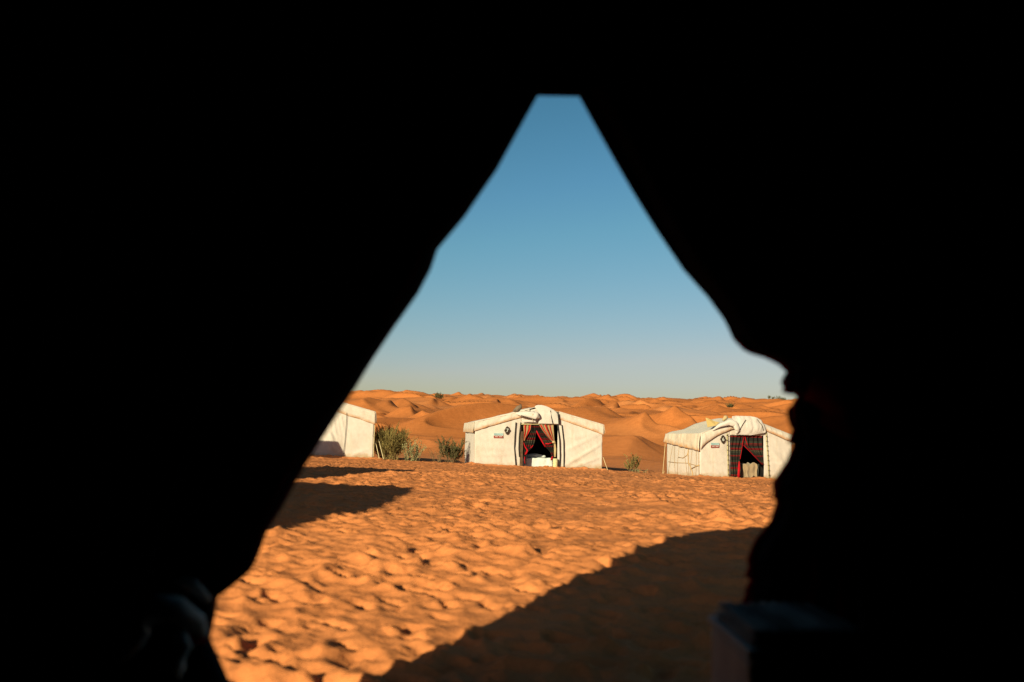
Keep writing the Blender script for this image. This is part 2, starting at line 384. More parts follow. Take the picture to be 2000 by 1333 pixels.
# ---------------------------------------------------------------- the ground: one sheet to the horizon
def build_ground():
    ys = np.concatenate([np.linspace(-30, 2.4, 24, endpoint=False), np.arange(2.4, 9, 0.021), np.arange(9, 20, 0.036), np.arange(20, 43, 0.06),
                         43 * np.exp(np.linspace(0, math.log(420 / 43), 700)), np.linspace(440, 3000, 16)])
    s = np.concatenate([np.linspace(-2.2, -0.32, 40, endpoint=False), np.linspace(-0.32, 0.40, 640), np.linspace(0.40, 2.2, 41)[1:]])
    ky = np.where(ys < 2.4, 14, ys + 10.0)
    X = s[None, :] * ky[:, None]; Y = np.broadcast_to(ys[:, None], X.shape)
    Z = ground_h(X.ravel(), Y.ravel()).reshape(X.shape)
    V = np.stack([X, Y, Z], -1).reshape(-1, 3).astype(np.float32)
    ny, nx = X.shape
    i = np.arange(ny - 1)[:, None] * nx + np.arange(nx - 1)[None]
    Q = np.stack([i, i + 1, i + nx + 1, i + nx], -1).reshape(-1, 4).astype(np.int32)
    me = bpy.data.meshes.new('sand_ground')
    me.vertices.add(len(V)); me.vertices.foreach_set('co', V.ravel())
    me.loops.add(Q.size); me.loops.foreach_set('vertex_index', Q.ravel())
    me.polygons.add(len(Q)); me.polygons.foreach_set('loop_start', np.arange(len(Q), dtype=np.int32) * 4)
    me.polygons.foreach_set('use_smooth', np.ones(len(Q), bool))
    me.materials.append(M['sand']); me.update(); me.validate()
    o = bpy.data.objects.new('sand_ground', me); COL.objects.link(o)
    tag(o, 'orange trodden sand that rises behind the camp into a field of dunes', 'sand', kind='structure')
build_ground()

# ---------------------------------------------------------------- tents
def creases(U, Vv, lst):
    d = np.zeros(np.broadcast(U, Vv).shape)
    for (x0, z0, x1, z1, wd, dp) in lst:
        ax, az = x1 - x0, z1 - z0; L2 = ax * ax + az * az
        t = np.clip(((U - x0) * ax + (Vv - z0) * az) / L2, 0, 1)
        r = np.hypot(U - x0 - t * ax, Vv - z0 - t * az)
        d += dp * np.exp(-(r / wd) ** 2) * (0.3 + 0.7 * np.sin(np.pi * np.clip(t, 0.02, 0.98)) )
    return d
class Tent:
    def __init__(s, name, label, loc, rot, W=5.0, D=2.9, He=1.7, Hp=2.4, seed=1, group=None, cat='tent', door=(-0.72, 0.72, 1.66)):
        s.W, s.D, s.He, s.Hp, s.seed, s.door = W, D, He, Hp, seed, door
        s.root = tag(empty(name, loc, rot), label, cat, group)
    def roofz(s, x): return s.He + (s.Hp - s.He) * (1 - np.abs(x) / (s.W / 2))
    def front(s, x0, x1, z0=-0.25, top=None, name='front_wall', cr=(), y=0.0, mat='wall', nx=56, nz=36, wr=0.020, bow=0.03):
        x = np.linspace(x0, x1, nx)[:, None]; t = np.linspace(0, 1, nz)[None]
        zt = (s.roofz(x) - 0.03) if top is None else np.interp(x, [a for a, b in top], [b for a, b in top])
        Z = z0 + t * (zt - z0); X = np.broadcast_to(x, Z.shape)
        u = (x - x0) / (x1 - x0)
        Yd = y - bow * np.sin(np.pi * u) * np.sin(np.pi * np.clip(t, 0, 1)) + wr * noise(X * 1.6 + s.seed, Z * 1.1, s.seed) + 0.5 * wr * noise(X * 5 + Z * 2.0, Z * 1.4, s.seed + 3)
        Yd = Yd - creases(X, Z, cr)
        return grid(name, np.stack([X, Yd, Z], -1), mat, s.root, 0.008, np.stack([X, Z], -1))
    def side(s, sx, name, z0=-0.25, wr=0.018):
        y = np.linspace(0.0, s.D, 40)[:, None]; t = np.linspace(0, 1, 26)[None]; Z = z0 + t * (s.He - 0.03 - z0) + 0 * y
        Y = np.broadcast_to(y, Z.shape)
        X = sx * (s.W / 2 - 0.004 + 0.03 * np.sin(np.pi * y / s.D) * np.sin(np.pi * t) + wr * noise(Y * 1.7 + 9 * sx, Z, s.seed + 7) + 0.6 * wr * noise(Y * 6, Z * 0.9, s.seed + 8))
        return grid(name, np.stack([X, Y, Z], -1), 'wall', s.root, 0.008, np.stack([Y, Z], -1))
    def back(s):
        x = np.linspace(-s.W / 2, s.W / 2, 30)[:, None]; t = np.linspace(0, 1, 14)[None]; Z = -0.25 + t * (s.roofz(x) - 0.03 + 0.25)
        X = np.broadcast_to(x, Z.shape); Y = s.D + 0.03 * noise(X, Z, s.seed + 9)
        return grid('back_wall', np.stack([X, Y, Z], -1), 'wall', s.root, 0.008, np.stack([X, Z], -1))
    def roof(s, over=0.06, sag=0.05, lumps=0.02, mat='roof'):
        for sx, nm in ((-1, 'roof_slope'), (1, 'roof_slope')):
            a = np.linspace(0, 1, 34)[:, None]; y = np.linspace(-over, s.D + over, 26)[None]
            X = sx * (s.W / 2 + 0.05) * a + 0 * y
            v = (y + over) / (s.D + 2 * over)
            Z = s.Hp + 0.02 - (s.Hp - s.He) * a - sag * np.sin(np.pi * a) * (0.4 + 0.6 * np.sin(np.pi * v)) + lumps * noise(X * 2, y * 1.6, s.seed + 20) - 0.05 * np.clip(a - 0.96, 0, 1) / 0.04
            Y = np.broadcast_to(y, X.shape)
            grid(nm, np.stack([X, Y, Z], -1), mat, s.root, 0.012)
    def hem_front(s, sx, a0, a1, w0, w1, out=0.075, mat='hem', puff=0.02, name='gable_hem', pw=1.0):
        """cloth hanging from the roof edge over the front; a0..a1 along the slope (0 ridge, 1 eave), w = hang at each end"""
        a = np.linspace(a0, a1, 50)[:, None]; t = np.linspace(0, 1, 14)[None]
        wd = w0 + (w1 - w0) * ((a - a0) / (a1 - a0)) ** pw + 0.02 * noise(a * 7, 0 * a, s.seed + 30)
        X = sx * (s.W / 2 + 0.05) * a + 0 * t
        Zt = s.Hp + 0.045 - (s.Hp - s.He) * a
        Z = Zt - wd * t
        Y = -out * np.sin(np.pi * (0.12 + 0.42 * t)) - puff * np.sin(np.pi * t) + 0.016 * noise(a * 9, t * 2.0, s.seed + 31) + 0.03 * t + 0.008 * noise(a * 30, t * 1.2, s.seed + 32)
        grid(name, np.stack([X, Y + 0 * X, Z], -1), mat, s.root, 0.008, np.stack([X, wd * (1 - t) + 0 * X], -1))
    def hem_side(s, sx, w0, w1, out=0.07, mat='side_hem', name='eave_hem', lump=0.02):
        y = np.linspace(-0.07, s.D + 0.06, 44)[:, None]; t = np.linspace(0, 1, 16)[None]
        wd = w0 + (w1 - w0) * (y / s.D) + 0.022 * noise(y * 3, 0 * y, s.seed + 41)
        X = sx * (s.W / 2 + 0.02 + out * np.sin(np.pi * (0.15 + 0.45 * t)) + lump * noise(y * 2.2, t * 1.2, s.seed + 42) + 0.5 * lump * noise(y * 9, t * 0.8, s.seed + 43))
        Z = s.He + 0.035 - wd * t + 0 * y; Y = np.broadcast_to(y, Z.shape)
        grid(name, np.stack([X + 0 * y, Y, Z], -1), mat, s.root, 0.008, np.stack([Y, wd * (1 - t)], -1))
    def lining(s):  # dark inner sheets added so the doorways stay black despite the sun
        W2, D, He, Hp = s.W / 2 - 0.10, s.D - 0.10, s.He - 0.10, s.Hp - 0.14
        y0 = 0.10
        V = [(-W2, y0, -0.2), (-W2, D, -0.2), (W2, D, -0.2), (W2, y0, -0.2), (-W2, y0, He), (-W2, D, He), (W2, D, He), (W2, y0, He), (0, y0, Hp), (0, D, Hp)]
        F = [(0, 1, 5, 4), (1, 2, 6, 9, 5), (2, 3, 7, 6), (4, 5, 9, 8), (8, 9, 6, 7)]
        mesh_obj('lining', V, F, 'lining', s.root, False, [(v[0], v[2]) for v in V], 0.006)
        # more added dark sheets behind the front wall, either side of the door
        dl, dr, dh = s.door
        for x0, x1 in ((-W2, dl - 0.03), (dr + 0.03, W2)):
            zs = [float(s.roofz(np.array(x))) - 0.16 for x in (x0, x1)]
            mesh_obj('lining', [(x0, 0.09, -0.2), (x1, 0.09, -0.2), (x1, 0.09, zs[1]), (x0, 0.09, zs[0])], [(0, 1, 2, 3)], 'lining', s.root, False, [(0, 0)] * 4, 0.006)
    def rope(s, a, b, r=0.011, mat='rope', sagz=0.02, name='guy_rope'):
        a, b = np.array(a, float), np.array(b, float); t = np.linspace(0, 1, 9)[:, None]
        p = a * (1 - t) + b * t; p[:, 2] -= sagz * np.sin(np.pi * t[:, 0]); return tube(name, p, r, mat, s.root, 6)
    def stake(s, p, h=0.25, tilt=0.1):
        return tube('stake', [(p[0], p[1], p[2] - 0.12), (p[0] + tilt * 0.3, p[1] - tilt * 0.2, p[2] + h * 0.5), (p[0] + tilt * 0.6, p[1] - tilt * 0.4, p[2] + h)], [0.016, 0.016, 0.013], 'wood', s.root, 6)
    def band(s, pts, w=0.045, y=-0.06, mat='stripe', name='trim_stripe'):
        """a flat woven band lying on the front wall, pts = (x, z)"""
        zz = np.array([p[1] for p in pts]); xx = np.array([p[0] for p in pts])
        k = np.linspace(0, len(pts) - 1, 26); x = np.interp(k, range(len(pts)), xx); z = np.interp(k, range(len(pts)), zz)
        P = np.stack([np.stack([x - w / 2, np.full_like(x, y), z], -1), np.stack([x, np.full_like(x, y - 0.008), z], -1), np.stack([x + w / 2, np.full_like(x, y), z], -1)], 0)
        return grid(name, P, mat, s.root, 0.006)
def numeral(ch, parent, x, y, z, size):
    cu = bpy.data.curves.new('numeral', 'FONT'); cu.body = ch; cu.size = size; cu.extrude = 0.004; cu.align_x = 'CENTER'; cu.align_y = 'CENTER'
    tmp = bpy.data.objects.new('numeral_source', cu); COL.objects.link(tmp)
    dg = bpy.context.evaluated_depsgraph_get(); me = bpy.data.meshes.new_from_object(tmp.evaluated_get(dg))
    bpy.data.objects.remove(tmp); bpy.data.curves.remove(cu)
    me.materials.clear(); me.materials.append(M['white'])
    o = bpy.data.objects.new('numeral', me); COL.objects.link(o); o.parent = parent; o.location = (x, y, z); o.rotation_euler = (R(90), 0, 0)
    return o
def plaque(root, x, z, ch, y=-0.085, sc=1.0):
    """dark carved number board: lobed top and bottom, small ears at the sides"""
    pts = []
    for k in range(72):
        a = 2 * math.pi * k / 72; c, s_ = math.cos(a), math.sin(a)
        px = 0.078 * math.copysign(abs(c) ** 0.75, c); pz = 0.150 * math.copysign(abs(s_) ** 0.85, s_) * (1 + 0.06 * math.cos(6 * a + math.pi))
        if abs(s_) < 0.2: px *= 1.42
        pts.append((px, pz))
    n = len(pts)
    V = [(p[0] * sc, 0.012, p[1] * sc) for p in pts] + [(p[0] * sc, -0.012, p[1] * sc) for p in pts] + [(p[0] * 0.9 * sc, -0.018, p[1] * 0.92 * sc) for p in pts]
    F = [tuple(range(2 * n, 3 * n))] + [(i, (i + 1) % n, n + (i + 1) % n, n + i) for i in range(n)] + [(n + i, n + (i + 1) % n, 2 * n + (i + 1) % n, 2 * n + i) for i in range(n)]
    o = mesh_obj('number_plaque', V, F, 'plaque', root, False, [(0, 0)] * len(V)); o.location = (x, y, z)
    numeral(ch, o, 0, -0.024, -0.005, 0.19 * sc)
    return o
def info_sign(root, x, z, y=-0.075, w=0.37, h=0.19):
    o = box('sign_board', -w / 2, w / 2, -0.006, 0.006, -h / 2, h / 2, 'white', root); o.location = (x, y, z)
    box('sign_picture', -w / 2 + 0.006, w / 2 - 0.006, -0.010, -0.0065, 0.005, h / 2 - 0.006, 'sign_blue', o)
    box('sign_band', -w / 2 + 0.004, w / 2 - 0.004, -0.011, -0.0065, -h / 2 + 0.004, -0.004, 'sign_red', o)
    for a, b in ((-0.13, -0.02), (0.02, 0.15)):
        box('sign_text', a, b, -0.014, -0.0115, -0.052, -0.036, 'white', o)
    return o
def basic_shell(t, cr_left=(), cr_right=(), hem=0.30, hemside=0.34):
    dl, dr, dh = t.door
    t.front(-t.W / 2, dl, cr=cr_left); t.front(dr, t.W / 2, cr=cr_right)
    t.front(dl, dr, z0=dh, name='door_lintel', nx=24, nz=10, wr=0.008, bow=0.0)
    t.side(-1, 'side_wall'); t.side(1, 'side_wall'); t.back(); t.lining()

# ---- tent number 7 in the middle
t7 = Tent('tent', 'white canvas tent numbered 7 with black striped door edges and tied-back red curtains', (1.13, 38.6, BZ(1.13, 38.6) - 0.03), R(10), W=5.0, He=1.67, Hp=2.34, seed=5, group='white canvas tents of the camp')
G7 = t7.root
cr_r = [(0.9, 0.05, 2.45, 0.95, 0.05, 0.05), (1.2, 0.0, 2.45, 0.45, 0.05, 0.045), (0.85, 0.6, 2.3, 1.3, 0.07, 0.03), (1.0, 1.15, 2.4, 1.35, 0.08, 0.03), (1.6, 1.5, 2.4, 1.1, 0.06, 0.02), (0.9, 0.35, 2.0, 0.35, 0.06, 0.02)]
cr_l = [(-2.4, 0.45, -0.9, 0.5, 0.05, 0.03), (-2.4, 0.8, -1.0, 0.7, 0.1, 0.03), (-1.5, 1.0, -0.8, 0.62, 0.07, 0.035), (-1.5, 0.65, -0.85, 0.55, 0.06, 0.025), (-2.2, 1.1, -1.1, 1.3, 0.1, 0.02)]
basic_shell(t7, cr_l, cr_r)
t7.roof()
t7.hem_front(-1, 0.16, 1.0, 0.26, 0.36, puff=0.015); t7.hem_front(1, 0.30, 1.0, 0.30, 0.40, puff=0.0)
t7.hem_side(-1, 0.42, 0.36); t7.hem_side(1, 0.34, 0.34)
for pts in ([(-0.94, 1.72), (-0.97, 1.2), (-0.98, 0.75), (-0.90, -0.05)], [(-0.75, 1.72), (-0.80, 1.2), (-0.81, 0.72), (-0.78, 0.40)],
            [(0.70, 1.66), (0.79, 1.05), (0.82, 0.45), (0.79, -0.1)], [(0.87, 1.66), (0.95, 1.05), (0.97, 0.5), (0.97, -0.1)]):
    t7.band(pts)
plaque(G7, -1.28, 1.40, '7'); info_sign(G7, -1.62, 1.20)
# folded-back door cover over the lintel: flat part on the right, bulky rolled part on the left
z = np.linspace(0, 1, 24)
def sheet(name, rows, y0, bulge, mat, root, seed, nu=26, nv=26, wr=0.012):
    zz = np.linspace(rows[0][0], rows[-1][0], nv); xs = sorted(rows)
    xl = np.interp(zz, [r[0] for r in xs], [r[1] for r in xs]); xr = np.interp(zz, [r[0] for r in xs], [r[2] for r in xs])
    u = np.linspace(0, 1, nu)[:, None]; X = xl * (1 - u) + xr * u; Zg = np.broadcast_to(zz, X.shape)
    t = np.linspace(0, 1, nv)[None]
    Y = y0 - bulge * np.sin(np.pi * t) * np.sin(np.pi * u) ** 0.7 + wr * noise(X * 5, Zg * 2.4, seed) + 0.5 * wr * noise(X * 13, Zg * 4, seed + 1)
    return grid(name, np.stack([X, Y, Zg], -1), mat, root, 0.012)
sheet('door_cover', [(2.405, -0.10, 0.04), (2.39, -0.18, 0.14), (2.33, -0.24, 0.32), (2.22, -0.14, 0.54), (2.09, -0.06, 0.69), (1.90, -0.04, 0.72), (1.69, -0.08, 0.73)], -0.13, 0.05, 'flap', G7, 50)
t7.band([(0.38, 2.20), (0.42, 1.98), (0.48, 1.70)], 0.03, -0.175); t7.band([(0.68, 2.12), (0.71, 1.92), (0.73, 1.69)], 0.05, -0.165)
def roll(name, path, rads, mat, root, seed, n=18, squash=0.7, sub=30):
    path = np.array(path, float); k = np.linspace(0, len(path) - 1, sub)
    p = np.stack([np.interp(k, range(len(path)), path[:, q]) for q in range(3)], -1); r = np.interp(k, range(len(rads)), rads)
    V, F = tube_data(p, r, n); V = np.array(V)
    c = np.repeat(p, n, axis=0); d = V - c
    d *= (1 + 0.22 * noise(np.repeat(k, n) * 0.9, np.tile(np.arange(n), sub) * 0.5, seed))[:, None]; d[:, 1] *= squash
    return mesh_obj(name, c + d, F, mat, root, True, [(0.3, 0.5)] * len(V))
roll('rolled_cover', [(-0.98, -0.20, 2.07), (-0.75, -0.24, 2.04), (-0.45, -0.27, 2.02), (-0.20, -0.27, 1.98), (-0.06, -0.25, 1.92)], [0.03, 0.09, 0.14, 0.165, 0.05], 'flap', G7, 3)
roll('rolled_cover', [(-0.74, -0.18, 1.76), (-0.45, -0.21, 1.775), (-0.2, -0.2, 1.76)], [0.025, 0.05, 0.03], 'flap', G7, 4)
t7.rope((-0.36, -0.40, 2.06), (-0.34, -0.28, 1.76), 0.008, sagz=0); t7.rope((-0.62, -0.30, 2.1), (-0.64, -0.27, 1.93), 0.008, sagz=0)
# cord edges along the roll
tube('trim_stripe', [(-0.80, -0.29, 1.99), (-0.5, -0.36, 1.90), (-0.22, -0.34, 1.83)], 0.012, 'stripe', G7, 6)
tube('trim_stripe', [(-0.62, -0.24, 2.17), (-0.3, -0.32, 2.13), (-0.12, -0.33, 2.05), (-0.05, -0.28, 1.94)], 0.010, 'stripe', G7, 6)
# folded leather-brown ridge vent
roll('roof_vent', [(-1.04, 0.0, 2.14), (-0.90, -0.02, 2.20), (-0.80, -0.02, 2.30), (-0.75, 0.0, 2.42)], [0.05, 0.10, 0.10, 0.02], mat_plain('dusty_brown_cloth', (0.12, 0.08, 0.055), 0.9, 0.35, 9), G7, 8, 12, 0.9, 14)
tube('door_pole', [(-0.74, -0.05, 1.655), (0.70, -0.05, 1.685)], 0.02, 'pole_yellow', G7, 8)
box('door_board', -0.76, -0.64, -0.03, 0.0, -0.15, 1.38, 'dark_wood', G7, 0.006)
# curtains of tent 7
curtain('door_curtain', 1.66, 1.02, [(1.66, -0.64), (1.3, -0.62), (1.02, -0.61)], [(1.66, -0.33), (1.45, -0.35), (1.3, -0.43), (1.12, -0.55), (1.02, -0.575)], 'tanred', G7, 0.00, 3, 0.035, 24, 24, seed=61)
curtain('door_curtain', 1.66, 0.14, [(1.66, -0.40), (1.45, -0.38), (1.25, -0.47), (1.05, -0.60), (0.75, -0.60), (0.5, -0.56), (0.14, -0.56)],
        [(1.66, -0.11), (1.45, -0.12), (1.2, -0.14), (0.95, -0.18), (0.76, -0.26), (0.62, -0.42), (0.52, -0.50), (0.14, -0.51)], 'plaid', G7, 0.06, 5, 0.04, 36, 40, seed=62)
curtain('door_curtain', 1.67, 1.00, [(1.67, -0.05), (1.45, 0.10), (1.25, 0.27), (1.10, 0.42), (1.00, 0.53)], [(1.67, 0.56), (1.3, 0.57), (1.0, 0.585)], 'tanred', G7, -0.01, 4, 0.04, 36, 26, seed=63)
curtain('door_curtain', 1.67, 0.30, [(1.67, -0.12), (1.42, -0.12), (1.10, 0.06), (0.80, 0.25), (0.62, 0.44), (0.5, 0.50), (0.30, 0.47)],
        [(1.67, 0.0), (1.42, 0.12), (1.2, 0.30), (1.0, 0.50), (0.85, 0.58), (0.3, 0.59)], 'plaid', G7, 0.055, 5, 0.04, 36, 40, seed=64)
def hem_tube(pts, r, mat, root, y=0.0): return tube('curtain_hem', [(p[1], y, p[0]) for p in pts], r, mat, root, 6)
hem_tube([(1.42, -0.12), (1.25, -0.03), (1.10, 0.06), (0.95, 0.15), (0.80, 0.25)], 0.026, 'red', G7, 0.03)
hem_tube([(0.93, 0.24), (0.92, 0.36), (0.97, 0.52)], 0.028, 'red', G7, 0.01)
hem_tube([(0.95, -0.61), (0.80, -0.56), (0.66, -0.46), (0.56, -0.50), (0.49, -0.55)], [0.012, 0.02, 0.034, 0.036, 0.03], 'red', G7, 0.01)
hem_tube([(0.72, -0.38), (0.80, -0.28), (0.86, -0.24)], 0.016, 'red', G7, 0.03)
hem_tube([(0.42, -0.57), (0.30, -0.555), (0.16, -0.545)], [0.012, 0.022, 0.026], 'red', G7, 0.02)
hem_tube([(0.46, 0.53), (0.36, 0.50), (0.29, 0.47)], [0.02, 0.036, 0.02], 'red', G7, 0.0)
roll('curtain_knot', [(0.50, -0.04, 0.98), (0.56, -0.06, 1.0), (0.62, -0.04, 0.97)], [0.03, 0.055, 0.03], 'tan', G7, 9, 12, 1.0, 10)
curtain('curtain_tail', 0.95, 0.42, [(0.95, 0.575), (0.42, 0.59)], [(0.95, 0.63), (0.7, 0.665), (0.42, 0.65)], 'tan', G7, -0.02, 2, 0.012, 12, 16, seed=66)
# guy ropes
gz = -0.08
t7.rope((2.53, -0.05, 0.45), (2.68, -0.35, gz - 0.06), 0.010); t7.stake((2.68, -0.35, gz - 0.08), 0.08)
# things inside tent 7
def T7(x, y, z): return G7.matrix_basis @ Vector((x, y, z))
def place(o, tent, x, y, z, rz=0):
    c, s_ = math.cos(tent.root.rotation_euler.z), math.sin(tent.root.rotation_euler.z)
    L = tent.root.location; o.location = (L.x + c * x - s_ * y, L.y + s_ * x + c * y, L.z + z); o.rotation_euler.z = tent.root.rotation_euler.z + rz
def soft_block(name, x0, x1, y0, y1, z0, z1, mat, root, seed, amp=0.015, n=16):
    """cloth-covered block with rounded, rumpled top and hanging sides"""
    s_ = np.linspace(0, 1, 40); P = []
    for k in range(n + 1):
        y = y0 + (y1 - y0) * k / n; row = []
        for q in s_:
            if q < 0.25: p = (x0, z0 + (z1 - z0) * q / 0.25)
            elif q < 0.75: p = (x0 + (x1 - x0) * (q - 0.25) / 0.5, z1)
            else: p = (x1, z1 - (z1 - z0) * (q - 0.75) / 0.25)
            row.append((p[0], y, p[1]))
        P.append(row)
    P = np.array(P)
    def wr(A): return A + amp * np.stack([noise(A[..., 1] * 5 + A[..., 2] * 4, A[..., 0] * 5, seed), noise(A[..., 0] * 6, A[..., 2] * 3, seed + 1), 2.0 * noise(A[..., 0] * 5, A[..., 1] * 4, seed + 2)], -1)
    return grid(name, wr(P), mat, root, 0.012), wr
def bed(label, tent, x0, x1, y0, y1, h):
    r = tag(empty('bed', (0, 0, 0)), label, 'bed'); place(r, tent, (x0 + x1) / 2, y0, 0)
    hx = (x1 - x0) / 2
    o, wr = soft_block('bedspread', -hx, hx, 0, y1 - y0, -0.06, h, 'sheet', r, 71)
    x = np.linspace(-hx, hx, 30)[:, None]; zz = np.linspace(-0.06, h, 10)[None]
    A = np.stack([x + 0 * zz, -0.012 - 0.02 * noise(x * 6, zz * 2, 5) + 0 * zz, zz + 0 * x], -1); grid('valance', wr(A), 'sheet', r, 0.012)
    roll('pillow', [(-hx * 0.8, 0.5, h + 0.06), (0, 0.48, h + 0.09), (hx * 0.7, 0.5, h + 0.06)], [0.05, 0.10, 0.05], 'sheet', r, 14, 12, 1.3, 14)
    return r
bed('white linen bed seen through the doorway of the tent numbered 7', t7, -0.62, 0.62, 0.42, 2.2, 0.36)
ro = tag(empty('rolled_mat', (0, 0, 0)), 'pale yellow rolled mat standing at the doorway of the tent numbered 7', 'mat'); place(ro, t7, 0.61, -0.12, 0)
pr = []
for k in range(60): pr.append((0.02 + 0.0013 * k, k * 0.42))
V = []; F = []
for (rr_, a) in pr: V += [(rr_ * math.cos(a), rr_ * math.sin(a), -0.10), (rr_ * math.cos(a), rr_ * math.sin(a), 0.36 + 0.004 * math.sin(a * 2))]
for k in range(59): F.append((2 * k, 2 * k + 2, 2 * k + 3, 2 * k + 1))
mesh_obj('mat_roll', V, F, mat_plain('straw_mat', (0.48, 0.40, 0.22), 0.9, 0.25, 25), ro, True, [(0, 0)] * len(V), 0.006)
tube('tie_cord', [(0.1 * math.cos(a), 0.1 * math.sin(a), 0.2) for a in np.linspace(0, 6.2, 20)], 0.008, 'rope', ro, 6)

# ---- tent number 6 on the right
t6 = Tent('tent', 'sagging canvas tent numbered 6 with rust-stained roof hem and lashed side ropes', (9.15, 38.65, BZ(9.15, 38.65) + 0.02), R(17), W=3.95, He=1.62, Hp=2.28, seed=9, group='white canvas tents of the camp', door=(-0.73, 0.73, 1.62))
G6 = t6.root
basic_shell(t6, [(-1.9, 0.62, -0.8, 0.60, 0.03, 0.02), (-1.7, 0.5, -1.1, 0.05, 0.06, 0.03), (-1.6, 1.2, -0.8, 1.0, 0.1, 0.02)], [(0.9, 0.55, 1.9, 0.5, 0.04, 0.02), (0.8, 1.3, 1.9, 0.2, 0.12, 0.03)])
t6.roof(sag=0.07, lumps=0.045)
t6.hem_front(-1, 0.12, 1.0, 0.28, 0.62, 0.10, puff=0.04, mat='hem', pw=4.0); t6.hem_front(1, 0.35, 1.0, 0.25, 0.30, 0.10, puff=0.04)
t6.hem_side(-1, 0.66, 0.36, 0.10, lump=0.05); t6.hem_side(1, 0.35, 0.35)
sheet('door_cover', [(2.36, -0.55, 0.05), (2.33, -0.75, 0.30), (2.22, -0.70, 0.55), (2.05, -0.52, 0.66), (1.90, -0.50, 0.72), (1.74, -0.56, 0.74), (1.63, -0.60, 0.05)], -0.16, 0.10, 'flap', G6, 52, 34, 30, 0.03)
for pts in ([(-0.20, -0.27, 2.22), (-0.40, -0.28, 1.95), (-0.52, -0.22, 1.68)], [(0.30, -0.25, 2.25), (0.52, -0.26, 2.0), (0.60, -0.22, 1.82)]):
    tube('seam_cord', pts, 0.010, 'stripe', G6, 6)
roll('rolled_cover', [(-1.55, -0.12, 1.78), (-1.25, -0.20, 1.98), (-0.90, -0.24, 2.10), (-0.66, -0.26, 2.05), (-0.56, -0.26, 1.82), (-0.58, -0.22, 1.68)], [0.03, 0.07, 0.11, 0.12, 0.10, 0.04], 'flap', G6, 23, 16, 0.8, 34)
roll('roof_vent', [(-0.98, 0.10, 2.17), (-0.88, 0.08, 2.28), (-0.80, 0.10, 2.32)], [0.05, 0.09, 0.05], 'tan', G6, 27, 12, 0.9, 12)
mesh_obj('vent_flap', [(-1.56, 0.25, 1.90), (-1.28, 0.12, 1.97), (-1.10, 0.14, 2.10), (-1.24, 0.26, 2.13), (-1.48, 0.40, 2.26), (-1.55, 0.42, 2.27)], [(0, 1, 3, 4, 5), (1, 2, 3)], mat_canvas('ochre_cloth', (0.38, 0.25, 0.10), (0.34, 0.18, 0.05), 0.4), G6, False, [(0, 0)] * 6, 0.02)
plaque(G6, -1.08, 1.45, '6'); info_sign(G6, -1.42, 1.22, w=0.36)
for x0, x1 in ((-0.90, -0.84), (0.80, 0.93)):
    tube('door_pole', [(x0, -0.07, 1.68 + (0.12 if x0 > 0 else 0)), ((x0 + x1) / 2, -0.08, 0.8), (x1, -0.07, -0.1)], 0.024, 'pole_yellow', G6, 8)
    for zt in np.linspace(0.1, 1.6, 9):
        xx = x0 + (x1 - x0) * (1.7 - zt) / 1.8
        tube('lashing', [(xx - 0.035, -0.10, zt), (xx, -0.115, zt + 0.01), (xx + 0.035, -0.10, zt + 0.015)], 0.012, 'stripe', G6, 5)
curtain('door_curtain', 1.64, 0.0, [(1.64, -0.73), (0.9, -0.76), (0.0, -0.70)], [(1.64, -0.12), (1.2, -0.20), (0.75, -0.30), (0.3, -0.28), (0.0, -0.29)], 'plaid', G6, 0.02, 4, 0.045, 48, 36, seed=81)
curtain('door_curtain', 1.80, 0.50, [(1.80, -0.08), (1.62, -0.10), (1.24, -0.13), (1.02, 0.12), (0.77, 0.40), (0.50, 0.69)], [(1.80, 0.66), (1.3, 0.70), (0.50, 0.73)], 'plaid', G6, 0.03, 4, 0.045, 48, 36, seed=82)
hem_tube([(1.24, -0.13), (1.02, 0.12), (0.77, 0.40), (0.50, 0.69)], 0.018, 'dark_red', G6, 0.02)
hem_tube([(1.62, -0.10), (1.45, -0.06), (1.2, 0.04)], 0.014, 'red', G6, -0.01)
hem_tube([(0.62, -0.34), (0.45, -0.35), (0.28, -0.36), (0.0, -0.38)], [0.02, 0.045, 0.05, 0.055], 'red', G6, -0.005)
hem_tube([(1.6, -0.13), (1.3, -0.19), (1.0, -0.24), (0.7, -0.30)], 0.012, 'red', G6, 0.0)
# cords lashed over the left wall
W6 = t6.W / 2 + 0.035
def wall_cord(pts, r=0.009): tube('lashing_cord', [(-W6 - 0.012 * (k % 2), y, z_) for k, (y, z_) in enumerate(pts)], r, 'rust_rope', G6, 5)
for y0, y1 in ((2.35, 2.75), (2.2, 2.1), (1.75, 1.95), (1.35, 1.05), (0.95, 0.95), (0.62, 0.85), (0.25, 0.35), (0.12, 0.08)):
    wall_cord([(y0, 1.15), ((y0 + y1) / 2, 0.6), (y1, 0.0)], 0.0055)
wall_cord([(2.7, 0.52), (1.9, 0.50), (1.0, 0.51), (0.5, 0.46), (0.08, 0.42)], 0.009)
wall_cord([(0.97, 1.05), (0.98, 0.85), (0.95, 0.52), (0.7, 0.30), (0.62, 0.16), (0.55, 0.0)], 0.017)
wall_cord([(1.85, 0.72), (1.4, 0.70), (1.1, 0.80), (1.0, 0.88)], 0.013); wall_cord([(0.7, 0.30), (0.35, 0.40), (0.08, 0.46)], 0.014)
t6.rope((-W6 - 0.05, t6.D, 1.25), (-W6 - 0.14, t6.D + 0.05, -0.05), 0.010, sagz=0); t6.stake((-W6 - 0.16, t6.D, -0.05), 0.2)
